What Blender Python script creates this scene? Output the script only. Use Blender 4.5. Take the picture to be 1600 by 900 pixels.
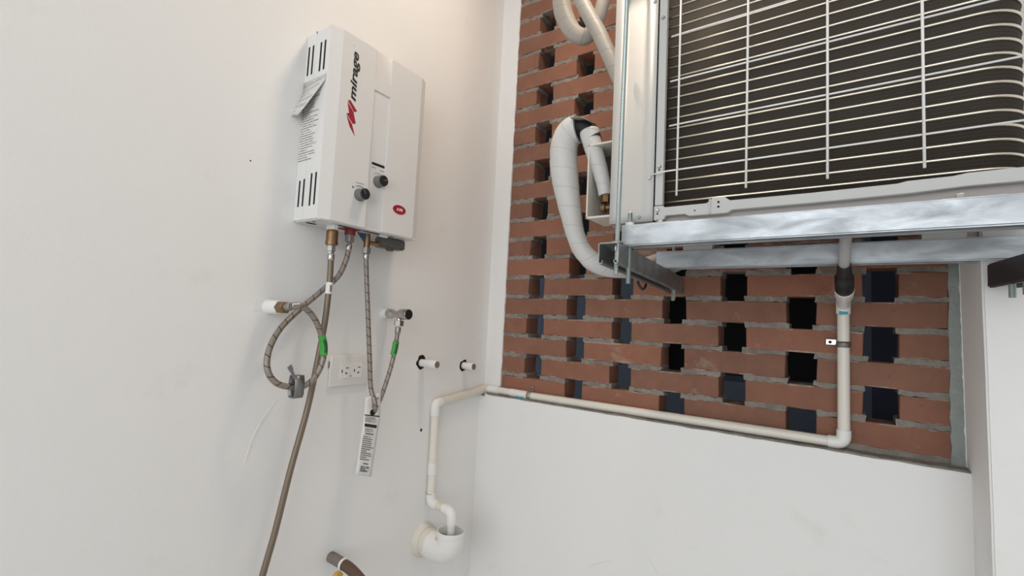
import bpy, bmesh, math, random
from mathutils import Vector, Matrix, noise
random.seed(7)
PI = math.pi
for o in list(bpy.data.objects): bpy.data.objects.remove(o, do_unlink=True)
scene = bpy.context.scene
COL = scene.collection

# ------------------------------------------------------------------ camera
F_PX = 732.859
yaw, pitch, roll = -0.61214, 0.070408, 0.047855
fw = Vector((math.sin(yaw)*math.cos(pitch), math.cos(yaw)*math.cos(pitch), math.sin(pitch)))
rt = Vector((math.cos(yaw), -math.sin(yaw), 0)); up = rt.cross(fw)
R2 = math.cos(roll)*rt + math.sin(roll)*up
U2 = -math.sin(roll)*rt + math.cos(roll)*up
cam = bpy.data.objects.new('camera', bpy.data.cameras.new('camera')); COL.objects.link(cam)
cam.data.sensor_width = 36; cam.data.lens = F_PX/1600*36
cam.data.clip_start = 0.02; cam.data.clip_end = 60
m = Matrix(((R2.x, U2.x, -fw.x), (R2.y, U2.y, -fw.y), (R2.z, U2.z, -fw.z))).to_4x4()
m.translation = (1.01731, -1.31694, 1.43179)
cam.matrix_world = m
scene.camera = cam

# ------------------------------------------------------------------ light and exposure
vs = scene.view_settings
vs.view_transform = 'Standard'; vs.look = 'None'; vs.gamma = 1; vs.use_curve_mapping = False
vs.exposure = -0.62
w = bpy.data.worlds.new('world'); scene.world = w; w.use_nodes = True
bg = w.node_tree.nodes['Background']; bg.inputs[0].default_value = (0.80, 0.90, 1.0, 1); bg.inputs[1].default_value = 0.30

def area(name, loc, target, sx, sy, energy, color):
    d = bpy.data.lights.new(name, 'AREA'); d.shape = 'RECTANGLE'; d.size = sx; d.size_y = sy
    d.energy = energy; d.color = color
    o = bpy.data.objects.new(name, d); COL.objects.link(o); o.location = loc
    o.rotation_euler = (Vector(target) - Vector(loc)).to_track_quat('-Z', 'Y').to_euler()
    return o
area('daylight_opening', (1.28, -3.35, 1.80), (0.9, 0, 1.45), 2.6, 1.9, 60, (0.945, 0.978, 1.0))
area('ceiling_lamp', (0.58, -0.43, 2.82), (0.58, -0.43, 0), 0.18, 0.18, 9.0, (1.0, 0.81, 0.62))

# ------------------------------------------------------------------ helpers
WOFF = {}
def woff(o): return WOFF.get(o.name, Vector((0, 0, 0)))
def obj(name, me, mat, parent=None, loc=None):
    """one mesh object; mesh verts are in world coordinates unless loc is given"""
    if isinstance(me, bmesh.types.BMesh):
        bm = me; me = bpy.data.meshes.new(name); bm.to_mesh(me); bm.free()
    if mat is not None and not me.materials: me.materials.append(mat)
    o = bpy.data.objects.new(name, me); COL.objects.link(o)
    world = Vector(loc) if loc is not None else Vector((0, 0, 0))
    if parent is not None:
        o.parent = parent; o.location = world - woff(parent)
    else: o.location = world
    WOFF[o.name] = world
    return o
def tag(o, label=None, cat=None, group=None, kind=None):
    if label: o['label'] = label
    if cat: o['category'] = cat
    if group: o['group'] = group
    if kind: o['kind'] = kind
    return o
def thing(name, loc, label, cat, group=None):
    o = bpy.data.objects.new(name, None); COL.objects.link(o); o.location = loc; o.empty_display_size = .05
    WOFF[o.name] = Vector(loc)
    return tag(o, label, cat, group)

def new(): return bmesh.new()
def smooth(bm, ang=35):
    for f in bm.faces: f.smooth = True
    for e in bm.edges:
        if len(e.link_faces) == 2 and e.calc_face_angle(0) > math.radians(ang): e.smooth = False
    return bm
def box(bm, x0, x1, y0, y1, z0, z1, bev=0, seg=1):
    r = bmesh.ops.create_cube(bm, size=1)
    for v in r['verts']:
        v.co = Vector((x0+(v.co.x+.5)*(x1-x0), y0+(v.co.y+.5)*(y1-y0), z0+(v.co.z+.5)*(z1-z0)))
    if bev:
        es = set(e for v in r['verts'] for e in v.link_edges)
        bmesh.ops.bevel(bm, geom=list(es), offset=bev, segments=seg, affect='EDGES', profile=.5)
    return bm
def boxo(*a, **k): return smooth(box(new(), *a, **k), 30)
def frame_from(d):
    d = d.normalized(); a = Vector((0, 0, 1)) if abs(d.z) < .9 else Vector((1, 0, 0))
    u = d.cross(a).normalized(); return u, d.cross(u).normalized(), d
def lathe(bm, p0, p1, prof, n=20, cap=True):
    """prof: list of (t along p0->p1 in metres, radius)"""
    p0 = Vector(p0); d = (Vector(p1)-p0).normalized(); u, v, d = frame_from(d)
    rings = []
    for t, r in prof:
        c = p0 + d*t
        rings.append([bm.verts.new(c + (u*math.cos(2*PI*i/n) + v*math.sin(2*PI*i/n))*r) for i in range(n)])
    for a, b in zip(rings, rings[1:]):
        for i in range(n):
            bm.faces.new((a[i], a[(i+1) % n], b[(i+1) % n], b[i]))
    if cap:
        bm.faces.new(rings[0][::-1]); bm.faces.new(rings[-1])
    bmesh.ops.recalc_face_normals(bm, faces=bm.faces[:])
    return bm
def cyl(bm, p0, p1, r, n=20, bev=0.0):
    L = (Vector(p1)-Vector(p0)).length
    if bev: return lathe(bm, p0, p1, [(0, r-bev), (bev, r), (L-bev, r), (L, r-bev)], n)
    return lathe(bm, p0, p1, [(0, r), (L, r)], n)
def cylo(*a, **k): return smooth(cyl(new(), *a, **k))
def catmull(pts, k=8):
    P = [Vector(p) for p in pts]; P = [2*P[0]-P[1]] + P + [2*P[-1]-P[-2]]; out = []
    for i in range(1, len(P)-2):
        a, b, c, d = P[i-1:i+3]
        for j in range(k):
            t = j/k
            out.append(.5*((2*b)+(c-a)*t+(2*a-5*b+4*c-d)*t*t+(3*b-a-3*c+d)*t*t*t))
    out.append(P[-2]); return out
def tube(bm, pts, r, n=14, k=8, cap=True, sm=True, wob=0):
    P = catmull(pts, k) if sm else [Vector(p) for p in pts]
    rad = r if callable(r) else (lambda t: r)
    uvl = bm.loops.layers.uv.verify()
    d = (P[1]-P[0]).normalized(); u, v, _ = frame_from(d); rings = []; ls = [0]
    tot = sum((b-a).length for a, b in zip(P, P[1:]))
    for i, p in enumerate(P):
        t = (P[min(i+1, len(P)-1)]-P[max(i-1, 0)]).normalized()
        u = (u - t*u.dot(t)).normalized(); v = t.cross(u)
        if i: ls.append(ls[-1]+(P[i]-P[i-1]).length)
        rr = rad(ls[-1]/tot)
        rings.append([bm.verts.new(p+(u*math.cos(2*PI*q/n)+v*math.sin(2*PI*q/n))*(rr+(wob*(noise.noise(p*60+Vector((q, 0, 0)))) if wob else 0))) for q in range(n)])
    for i in range(len(rings)-1):
        a, b = rings[i], rings[i+1]
        for q in range(n):
            f = bm.faces.new((a[q], a[(q+1) % n], b[(q+1) % n], b[q])); f.smooth = True
            for l, (uu, vv) in zip(f.loops, ((q/n, ls[i]), ((q+1)/n, ls[i]), ((q+1)/n, ls[i+1]), (q/n, ls[i+1]))): l[uvl].uv = (uu, vv)
    if cap: bm.faces.new(rings[0][::-1]); bm.faces.new(rings[-1])
    bmesh.ops.recalc_face_normals(bm, faces=bm.faces[:])
    return bm
def tubeo(*a, **k): return tube(new(), *a, **k)
def prism(bm, poly, axis, a0, a1):
    """extrude 2-D polygon along axis ('x','y','z') from a0 to a1"""
    def P(p, a): return {'x': (a, p[0], p[1]), 'y': (p[0], a, p[1]), 'z': (p[0], p[1], a)}[axis]
    A = [bm.verts.new(P(p, a0)) for p in poly]; B = [bm.verts.new(P(p, a1)) for p in poly]; n = len(poly)
    bm.faces.new(A); bm.faces.new(B[::-1])
    for i in range(n): bm.faces.new((A[i], B[i], B[(i+1) % n], A[(i+1) % n]))
    bmesh.ops.recalc_face_normals(bm, faces=bm.faces[:])
    return bm
def prismo(*a): return prism(new(), *a)
def boolean_cut(o, cutters):
    dg = None
    for i, c in enumerate(cutters):
        md = o.modifiers.new('cut%d' % i, 'BOOLEAN'); md.object = c; md.operation = 'DIFFERENCE'; md.solver = 'EXACT'
    bpy.context.view_layer.update(); dg = bpy.context.evaluated_depsgraph_get()
    me = bpy.data.meshes.new_from_object(o.evaluated_get(dg))
    o.modifiers.clear(); o.data = me
    for c in cutters: bpy.data.objects.remove(c, do_unlink=True)
def hexnut(bm, p0, p1, r): return lathe(bm, p0, p1, [(0, r*.94), (.0008, r), ((Vector(p1)-Vector(p0)).length-.0008, r), ((Vector(p1)-Vector(p0)).length, r*.94)], 6)
def nuto(*a): return hexnut(new(), *a)

# ------------------------------------------------------------------ materials
class NT:
    def __init__(s, name):
        s.m = bpy.data.materials.new(name); s.m.use_nodes = True; s.t = s.m.node_tree
        s.b = s.t.nodes['Principled BSDF']
    def n(s, typ, **kw):
        nd = s.t.nodes.new(typ)
        for k, v in kw.items():
            if k.startswith('i_'):
                key = k[2:]; key = int(key) if key.isdigit() else key.replace('_', ' ')
                nd.inputs[key].default_value = v
            else: setattr(nd, k, v)
        return nd
    def l(s, a, b): s.t.links.new(a, b)
    def noise(s, scale, detail=3, rough=.5, coord='Object'):
        tc = s.n('ShaderNodeTexCoord'); nz = s.n('ShaderNodeTexNoise', i_Scale=scale, i_Detail=detail, i_Roughness=rough)
        s.l(tc.outputs[coord], nz.inputs['Vector']); return nz.outputs['Fac']
    def ramp(s, fac, stops):
        r = s.n('ShaderNodeValToRGB'); el = r.color_ramp.elements
        while len(el) < len(stops): el.new(.5)
        for e, (p, c) in zip(el, stops): e.position = p; e.color = (*c, 1) if len(c) == 3 else c
        s.l(fac, r.inputs[0]); return r.outputs[0]
    def mix(s, fac, a, b, blend='MIX'):
        mx = s.n('ShaderNodeMix', data_type='RGBA', blend_type=blend)
        for sock, v in ((mx.inputs[0], fac), (mx.inputs[6], a), (mx.inputs[7], b)):
            if hasattr(v, 'type'): s.l(v, sock)
            else: sock.default_value = v if not isinstance(v, tuple) or len(v) == 4 else (*v, 1)
        return mx.outputs[2]
    def math(s, op, a, b=None):
        md = s.n('ShaderNodeMath', operation=op)
        for i, v in enumerate((a, b)):
            if v is None: continue
            if hasattr(v, 'type'): s.l(v, md.inputs[i])
            else: md.inputs[i].default_value = v
        return md.outputs[0]
    def color(s, c):
        if hasattr(c, 'type'): s.l(c, s.b.inputs['Base Color'])
        else: s.b.inputs['Base Color'].default_value = (*c, 1)
        return s
    def bump(s, h, st=.3, dist=.002):
        bp = s.n('ShaderNodeBump', i_Strength=st, i_Distance=dist); s.l(h, bp.inputs['Height']); s.l(bp.outputs[0], s.b.inputs['Normal']); return s
    def set(s, rough=.5, metal=0, **kw):
        s.b.inputs['Roughness'].default_value = rough; s.b.inputs['Metallic'].default_value = metal
        for k, v in kw.items(): s.b.inputs[k.replace('_', ' ')].default_value = v
        return s
def plain(name, c, rough=.5, metal=0, bump=0, bscale=200, var=0, **kw):
    s = NT(name).set(rough, metal, **kw)
    if var:
        s.color(s.mix(s.noise(bscale*.15, 4), tuple(x*(1-var) for x in c), tuple(min(1, x*(1+var)) for x in c)))
    else: s.color(c)
    if bump: s.bump(s.noise(bscale, 2), bump, .001)
    return s.m
def mk_wall(name, c):
    s = NT(name).set(.75)
    big = s.noise(1.6, 4, .6); fine = s.noise(9, 5, .6)
    col = s.mix(big, tuple(x*.965 for x in c), tuple(min(1, x*1.03) for x in c))
    dirt = s.ramp(fine, [(.62, (1, 1, 1)), (.8, (.93, .925, .91))])
    s.color(s.mix(1.0, col, dirt, 'MULTIPLY'))
    h = s.math('ADD', s.noise(140, 3), s.math('MULTIPLY', s.noise(14, 3), 1.3))
    return s.bump(h, .22, .0016).m
M = {}
M['wall'] = mk_wall('white_plaster', (.86, .85, .835))
M['ceil'] = plain('ceiling_paint', (.88, .865, .84), .8, var=.02)
M['floor'] = plain('floor_tile_grey', (.58, .56, .54), .5, var=.08)
def mk_brick():
    s = NT('clay_brick').set(.88)
    oi = s.n('ShaderNodeObjectInfo'); tc = s.n('ShaderNodeTexCoord'); va = s.n('ShaderNodeVectorMath', operation='ADD')
    sc = s.n('ShaderNodeVectorMath', operation='SCALE', i_Scale=31.0); cb = s.n('ShaderNodeCombineXYZ')
    s.l(oi.outputs['Random'], cb.inputs[0]); s.l(oi.outputs['Random'], cb.inputs[2]); s.l(cb.outputs[0], sc.inputs[0])
    s.l(tc.outputs['Object'], va.inputs[0]); s.l(sc.outputs[0], va.inputs[1])
    def nz(scale, det=4, rough=.6, dist=0):
        q = s.n('ShaderNodeTexNoise', i_Scale=scale, i_Detail=det, i_Roughness=rough, i_Distortion=dist); s.l(va.outputs[0], q.inputs['Vector']); return q.outputs['Fac']
    base = s.ramp(oi.outputs['Random'], [(0, (.195, .092, .064)), (.35, (.265, .112, .072)), (.7, (.225, .106, .074)), (1, (.315, .126, .078))])
    col = s.mix(s.ramp(nz(18), [(.3, (0, 0, 0)), (.75, (1, 1, 1))]), base, s.mix(.4, base, (.36, .18, .11)))
    col = s.mix(s.math('MULTIPLY', s.ramp(nz(7, 5, .65, .6), [(.62, (0, 0, 0)), (.74, (1, 1, 1))]), .45), col, (.52, .45, .38))
    col = s.mix(s.ramp(nz(130, 2), [(.62, (0, 0, 0)), (.72, (1, 1, 1))]), col, s.mix(.5, col, (.13, .06, .045)))
    sg = s.n('ShaderNodeSeparateXYZ'); s.l(tc.outputs['Generated'], sg.inputs[0])
    edge = s.math('GREATER_THAN', s.math('ABSOLUTE', s.math('SUBTRACT', s.math('ADD', sg.outputs[2], s.math('MULTIPLY', nz(60, 3), .10)), .55)), .425)
    col = s.mix(s.math('MULTIPLY', edge, s.ramp(nz(16, 4, .6), [(.50, (0, 0, 0)), (.58, (.75, .75, .75))])), col, (.42, .37, .31))
    col = s.mix(s.ramp(nz(5, 3), [(.4, (0, 0, 0)), (.7, (.55, .55, .55))]), col, s.mix(.6, col, (.16, .085, .055)))
    s.color(col)
    h = s.math('ADD', nz(220, 3), s.math('MULTIPLY', nz(30, 4), 1.2))
    return s.bump(h, .5, .0016).m
M['brick'] = mk_brick()
def mk_mortar(name, a, b, c):
    s = NT(name).set(.95)
    col = s.mix(s.noise(40, 5, .65), a, b); col = s.mix(s.ramp(s.noise(11, 4), [(.5, (0, 0, 0)), (.68, (1, 1, 1))]), col, c)
    s.color(col); return s.bump(s.math('ADD', s.noise(170, 4, .7), s.noise(45, 3)), .9, .004).m
M['mortar'] = mk_mortar('mortar', (.11, .094, .078), (.46, .425, .375), (.20, .175, .15))
M['cement'] = mk_mortar('grey_cement', (.27, .30, .29), (.47, .51, .49), (.36, .40, .385))
M['slate'] = plain('slate_blue_paint', (.34, .385, .47), .7, var=.08)
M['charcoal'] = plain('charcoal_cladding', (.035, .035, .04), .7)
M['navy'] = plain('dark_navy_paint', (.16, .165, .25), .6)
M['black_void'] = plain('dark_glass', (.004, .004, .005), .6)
M['enamel'] = plain('white_enamel', (.78, .77, .755), .32, bump=.04, bscale=500)
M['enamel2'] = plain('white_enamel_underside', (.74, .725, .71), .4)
M['black'] = plain('black_plastic', (.012, .012, .013), .4)
M['hole'] = plain('dark_hole', (.006, .006, .006), .9)
M['knob_side'] = plain('grey_ribbed_plastic', (.16, .16, .155), .5)
M['red'] = plain('red_print', (.36, .012, .03), .45)
M['whiteprint'] = plain('white_print', (.85, .80, .80), .5)
M['ink'] = plain('black_ink', (.012, .011, .012), .5)
M['greyink'] = plain('grey_ink', (.16, .155, .15), .6)
M['brass'] = plain('brass', (.27, .165, .085), .33, .9, var=.2, bscale=300)
M['steel'] = plain('chrome_steel', (.55, .53, .51), .22, 1.0)
M['dullsteel'] = plain('dull_steel', (.36, .34, .32), .38, .9, var=.15)
M['darkbox'] = plain('dark_grey_plastic', (.105, .098, .09), .45)
M['blue'] = plain('blue_tape', (.03, .10, .17), .5)
M['redtape'] = plain('red_tape', (.22, .03, .03), .5)
M['green'] = plain('bright_green_tape', (.045, .36, .05), .35)
M['greendark'] = plain('dark_green_print', (.01, .10, .015), .4)
M['clip'] = plain('grey_strap', (.22, .22, .22), .35, .6)
M['outlet'] = plain('ivory_plastic', (.80, .775, .745), .35)
M['pvc'] = plain('cream_pvc', (.80, .755, .67), .32, var=.05, bscale=60)
M['pvc2'] = plain('white_pvc', (.83, .82, .79), .3)
M['pvc_painted'] = plain('painted_pvc', (.74, .69, .60), .55, var=.05, bscale=60)
M['teal'] = plain('blue_pipe_cement', (.05, .36, .45), .5)
M['taupe'] = plain('taupe_pipe', (.20, .165, .145), .6, var=.2)
M['brownpipe'] = plain('brown_pipe', (.105, .060, .038), .5, var=.25)
M['yellow'] = plain('yellow_tape', (.62, .36, .06), .5)
M['clear'] = plain('translucent_tube', (.62, .60, .60), .25, Transmission_Weight=.35)
def mk_galv(name, c, r0=.28):
    s = NT(name).set(r0, .95)
    tc = s.n('ShaderNodeTexCoord'); mp = s.n('ShaderNodeMapping'); mp.inputs['Scale'].default_value = (.38, 1, 1.15); s.l(tc.outputs['Object'], mp.inputs['Vector'])
    n1 = s.n('ShaderNodeTexNoise', i_Scale=30.0, i_Detail=6.0, i_Roughness=.62, i_Distortion=.5); s.l(mp.outputs[0], n1.inputs['Vector'])
    nz = n1.outputs['Fac']; f = nz
    s.color(s.ramp(f, [(.3, tuple(x*.68 for x in c)), (.62, c), (.8, tuple(min(1, x*1.15) for x in c))]))
    rr = s.ramp(nz, [(.3, (r0+.22,)*3), (.7, (r0,)*3)]); s.l(rr, s.b.inputs['Roughness'])
    return s.bump(s.noise(60, 3), .06, .001).m
M['galv'] = mk_galv('galvanised_steel', (.50, .53, .555), .38)
M['galv_dark'] = mk_galv('galvanised_steel_dull', (.40, .41, .41), .42)
M['strut_dark'] = plain('dark_strut', (.055, .05, .055), .45, .3)  # near-black tone of the strut beside the pier
M['zinc'] = plain('zinc_rod', (.46, .54, .54), .28, .95)
M['ac_white'] = plain('ac_white_paint', (.54, .54, .525), .42, bump=.03, bscale=400)
M['ac_cream'] = plain('ac_cream_paint', (.72, .68, .61), .45)
M['wire'] = plain('white_coated_wire', (.86, .85, .83), .35)
M['tube'] = plain('coil_glint_metal', (.86, .80, .68), .30, 1.0)  # bright metal standing in for highlights on the fin collars
M['shade'] = plain('ac_inner_grey', (.42, .39, .37), .6)
M['valve_in'] = plain('brown_grey_liner', (.15, .13, .11), .7)
def mk_coil():
    s = NT('coil_fins').set(.75, 0)
    tc = s.n('ShaderNodeTexCoord'); sp = s.n('ShaderNodeSeparateXYZ'); s.l(tc.outputs['UV'], sp.inputs[0])
    w1 = s.math('FRACT', s.math('MULTIPLY', sp.outputs[0], 760.0))
    w2 = s.math('FRACT', s.math('MULTIPLY', sp.outputs[1], 190.0))
    f = s.math('MULTIPLY', s.math('GREATER_THAN', w1, .35), s.math('GREATER_THAN', w2, .25))
    col = s.mix(f, (.020, .0145, .011), s.mix(s.noise(6, 3), (.036, .026, .020), (.052, .040, .023)))
    s.color(col); return s.m
M['coil'] = mk_coil()
def mk_braid(name, c0, c1, tick):
    s = NT(name).set(.42, .55)
    tc = s.n('ShaderNodeTexCoord'); sp = s.n('ShaderNodeSeparateXYZ'); s.l(tc.outputs['UV'], sp.inputs[0])
    u, v = sp.outputs[0], sp.outputs[1]
    a = s.math('FRACT', s.math('ADD', s.math('MULTIPLY', u, 8.0), s.math('MULTIPLY', v, 420.0)))
    b = s.math('FRACT', s.math('SUBTRACT', s.math('MULTIPLY', u, 8.0), s.math('MULTIPLY', v, 420.0)))
    wv = s.math('MULTIPLY', s.math('ABSOLUTE', s.math('SUBTRACT', a, .5)), s.math('ABSOLUTE', s.math('SUBTRACT', b, .5)))
    col = s.mix(s.ramp(wv, [(0, (0, 0, 0)), (.2, (1, 1, 1))]), tuple(x*.7 for x in c0), c1)
    if tick:
        t = s.math('FRACT', s.math('ADD', s.math('MULTIPLY', v, 1/.0215), s.math('MULTIPLY', u, 1.0)))
        col = s.mix(s.math('LESS_THAN', t, .085), col, (.03, .026, .024))
    s.color(col); return s.bump(wv, .5, .0008).m
M['braid'] = mk_braid('braided_steel_hose', (.31, .265, .225), (.50, .435, .38), True)
M['gas'] = mk_braid('braided_brown_hose', (.21, .165, .12), (.34, .27, .20), False)
def mk_tape(name, c, seam):
    s = NT(name).set(.5)
    tc = s.n('ShaderNodeTexCoord'); sp = s.n('ShaderNodeSeparateXYZ'); s.l(tc.outputs['UV'], sp.inputs[0])
    t = s.math('FRACT', s.math('ADD', s.math('MULTIPLY', sp.outputs[1], 1/seam), sp.outputs[0]))
    cr = s.math('FRACT', s.math('ADD', s.math('MULTIPLY', sp.outputs[1], 1/.0075), s.math('MULTIPLY', s.noise(25, 3), 2.5)))
    s.color(s.mix(s.math('LESS_THAN', t, .03), s.mix(s.noise(12, 4), tuple(x*.9 for x in c), c), tuple(x*.72 for x in c)))
    return s.bump(s.math('ADD', t, s.math('MULTIPLY', cr, .35)), .55, .0022).m
M['tape'] = mk_tape('white_wrap_tape', (.66, .65, .63), .045)
M['tape_grey'] = mk_tape('greyed_wrap_tape', (.42, .39, .35), .05)
M['tape_tan'] = mk_tape('tan_wrap_tape', (.66, .56, .45), .05)
def mk_print(name, rows, paper, ink, thr=.46, su=26.0, fill=.55):
    s = NT(name).set(.55)
    tc = s.n('ShaderNodeTexCoord'); sp = s.n('ShaderNodeSeparateXYZ'); s.l(tc.outputs['UV'], sp.inputs[0])
    v = s.math('MULTIPLY', sp.outputs[1], float(rows)); row = s.math('FLOOR', v); fr = s.math('FRACT', v)
    cb = s.n('ShaderNodeCombineXYZ'); s.l(s.math('MULTIPLY', sp.outputs[0], su), cb.inputs[0]); s.l(s.math('MULTIPLY', row, 7.31), cb.inputs[1])
    nz = s.n('ShaderNodeTexNoise', i_Scale=1.0, i_Detail=2.0); s.l(cb.outputs[0], nz.inputs['Vector'])
    on = s.math('MULTIPLY', s.math('GREATER_THAN', nz.outputs['Fac'], thr), s.math('LESS_THAN', fr, fill))
    wn = s.n('ShaderNodeTexWhiteNoise', noise_dimensions='1D'); s.l(row, wn.inputs['W'])
    end = s.math('LESS_THAN', sp.outputs[0], s.math('ADD', s.math('MULTIPLY', wn.outputs['Value'], .55), .45))
    on = s.math('MULTIPLY', on, end)
    s.color(s.mix(on, paper, ink)); return s.m
M['label'] = mk_print('printed_label', 31, (.76, .745, .72), (.22, .21, .205), .42, 30.0, .42)
M['sticker'] = mk_print('grey_sticker', 7, (.70, .68, .65), (.50, .48, .46), .42, 9.0, .45)
M['paper'] = plain('tag_paper', (.80, .79, .77), .5)
M['tagtext'] = mk_print('tag_text', 12, (.72, .71, .70), (.22, .215, .21), .36, 18.0, .6)
M['barcode'] = mk_print('tag_code', 3, (.6, .59, .58), (.05, .05, .05), .45, 30.0, .85)

def quad(pts, uv=True):
    bm = new(); vs_ = [bm.verts.new(p) for p in pts]; f = bm.faces.new(vs_); l = bm.loops.layers.uv.verify()
    for lp, q in zip(f.loops, ((0, 0), (1, 0), (1, 1), (0, 1))): lp[l].uv = q
    return bm
def card(pts, th):
    """thin sheet with thickness: pts ccw seen from the front, uv on the front"""
    bm = quad(pts); f = bm.faces[:][0]; f.normal_update(); n = f.normal.copy()
    r = bmesh.ops.extrude_face_region(bm, geom=[f])
    # original face stays at the front, new geometry goes back
    vs_ = [g for g in r['geom'] if isinstance(g, bmesh.types.BMVert)]
    for v in vs_: v.co += n*th
    bmesh.ops.recalc_face_normals(bm, faces=bm.faces[:])
    return bm

# ================================================================== SETTING
ZC = 2.92
tag(obj('floor', boxo(-.2, 3.4, -3.6, 1.6, -.1, 0), M['floor']), 'grey floor of the utility corner', kind='structure')
tag(obj('ceiling', boxo(-.2, 3.4, -3.6, .14, ZC, ZC+.1), M['ceil']), 'white painted ceiling', kind='structure')
def gridbox(x0, x1, y0, y1, z0, z1, nx, ny, nz, amp, sc=30, only=None):
    bm = new(); box(bm, x0, x1, y0, y1, z0, z1)
    for ax, n in ((0, nx), (1, ny), (2, nz)):
        for i in range(1, n):
            lo, hi = ((x0, x1), (y0, y1), (z0, z1))[ax]; co = Vector((0, 0, 0)); co[ax] = lo+(hi-lo)*i/n
            no = Vector((0, 0, 0)); no[ax] = 1
            bmesh.ops.bisect_plane(bm, geom=bm.verts[:]+bm.edges[:]+bm.faces[:], plane_co=co, plane_no=no)
    for v in bm.verts:
        if only is None or only(v.co):
            v.co += noise.noise_vector(v.co*sc)*amp
    return bm
wl = tag(obj('wall_left', boxo(-.15, 0, -3.6, .072, 0, ZC), M['wall']), 'white plastered wall carrying the water heater', kind='structure')
def blob(y, z, r, n=14, amp=.3, seed=0, ey=1.0):
    return [(y+ey*r*(1+amp*noise.noise(Vector((math.cos(2*PI*i/n)*1.3, math.sin(2*PI*i/n)*1.3, seed))))*math.cos(2*PI*i/n),
             z+r*(1+amp*noise.noise(Vector((math.cos(2*PI*i/n)*1.3, math.sin(2*PI*i/n)*1.3, seed+9))))*math.sin(2*PI*i/n)) for i in range(n)]
for y, z, r, sd in ((-.3165, 1.2985, .0195, 1.0), (-.1255, 1.2790, .0190, 4.0)):
    obj('wall_hole', prismo(blob(y, z, r, 18, .45, sd), 'x', -.002, .0006), M['hole'], wl)
for y, z, r in ((-.3008, 1.0974, .0042), (-.848, 1.742, .0016)):
    obj('wall_hole', prismo(blob(y, z, r, 8, .4, y), 'x', -.002, .0006), M['hole'], wl)
def smear(pts, wd, seed):
    poly = []
    for s in (1, -1):
        for i, (y, z) in enumerate(pts if s == 1 else pts[::-1]):
            poly.append((y+s*wd*(.6+.6*noise.noise(Vector((i*.9, s, seed)))), z))
    return prismo(poly, 'x', -.001, .0009)
obj('plaster_smear', smear([(-.748+(-.055)*t-.012*math.sin(t*3), 1.235-.125*t) for t in [i/9 for i in range(10)]], .0035, 2), plain('pale_plaster_smear', (.815, .80, .78), .8), wl)
obj('plaster_patch', smear([(-.807, 1.452-.004*i) for i in range(7)], .016, 3), plain('pale_patch', (.815, .80, .78), .8), wl)

tag(obj('wall_light_block', boxo(2.6, 2.75, -3.6, -.18, 0, ZC), M['wall']), 'added white side wall out of view, cutting light from the right', kind='structure')  # unseen wall added to keep sky light out on the right side
# back wall: plaster strip, thick lower wall, raw ledge, brick lattice
wb = bpy.data.objects.new('wall_back', None); COL.objects.link(wb); WOFF['wall_back'] = Vector((0, 0, 0))
tag(wb, 'back wall with open brick lattice panel above a thick white lower wall', kind='structure')
ZL = 1.180
lw = gridbox(0, 1.24, -.041, .115, 0, ZL, 60, 1, 1, 0)
for v in lw.verts:
    if v.co.z > ZL-.01 and v.co.y < 0:
        x = v.co.x
        v.co.z += .0022*noise.noise(Vector((x*22, 0, 0)))-(.004 if x > .9 else 0)*0
        v.co.y += .0035*noise.noise(Vector((x*30, 3, 0)))+(.012*max(0, 1-x/.035))
        if x < .03: v.co.z += .004
obj('lower_wall', smooth(lw, 40), M['wall'], wb)
obj('ledge', gridbox(.012, 1.235, -.0385, .004, ZL-.006, ZL+.0035, 90, 3, 1, .0022, 60), M['mortar'], wb)
def scuff(pts, wd, seed):
    poly = []
    for s_ in (1, -1):
        for i, (x, z) in enumerate(pts if s_ == 1 else pts[::-1]): poly.append((x, z+s_*wd*(.5+.7*abs(noise.noise(Vector((i*.9, s_, seed)))))))
    return prismo(poly, 'y', -.0416, -.040)
scm = plain('grey_scuff', (.76, .745, .72), .85)
obj('scuff_mark', scuff([(.433+.011*i, .750+.0064*i) for i in range(7)], .0016, 1), scm, wb)
obj('scuff_mark', scuff([(.600+.0047*i, .829-.0060*i) for i in range(7)], .0016, 2), scm, wb)
# ragged plaster strip on the left
def strip_edge(z): return .0665+(z-1.19)*.0062+.0022*noise.noise(Vector((0, 0, z*22)))+.0014*noise.noise(Vector((5, 0, z*90)))
zs = [ZL-.004+i*.006 for i in range(int((ZC-ZL)/.006)+2)]
obj('plaster_strip', prismo([(-.01, zs[0])]+[(strip_edge(z), z) for z in zs]+[(-.01, zs[-1])], 'y', -.005, .115), M['wall'], wb)
P_, H_, X0_, G_ = .30, .06575, .19105, .0642
Zrow = lambda r: 1.55 - r*H_
HB, DB = .0545, .072
rows = range(5, -21, -1)
def brick_mesh(wd, seed):
    rnd = random.Random(seed); bm = gridbox(-wd/2, wd/2, 0, DB, -HB/2, HB/2, 5 if wd > .15 else 3, 1, 1, 0)
    for v in bm.verts: v.co += Vector((rnd.uniform(-.0016, .0016), rnd.uniform(-.0006, .0010), rnd.uniform(-.0014, .0014)))
    bmesh.ops.bevel(bm, geom=[e for e in bm.edges if all(abs(v.co.y) < .004 for v in e.verts) and e.calc_face_angle(0) > .8], offset=.0016, segments=1, affect='EDGES')
    me = bpy.data.meshes.new('brick'); bm.to_mesh(me); bm.free(); me.materials.append(M['brick']); return me
XL, XR = .066, 1.2040
cells = {0: [(XL, X0_-G_/2)]+[(X0_+c*P_/2+G_/2, X0_+(c+2)*P_/2-G_/2) for c in (0, 2, 4)]+[(X0_+6*P_/2+G_/2, XR)],
         1: [(XL, X0_+P_/2-G_/2)]+[(X0_+c*P_/2+G_/2, X0_+(c+2)*P_/2-G_/2) for c in (1, 3)]+[(X0_+5*P_/2+G_/2, XR)]}
lib = {}
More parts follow.
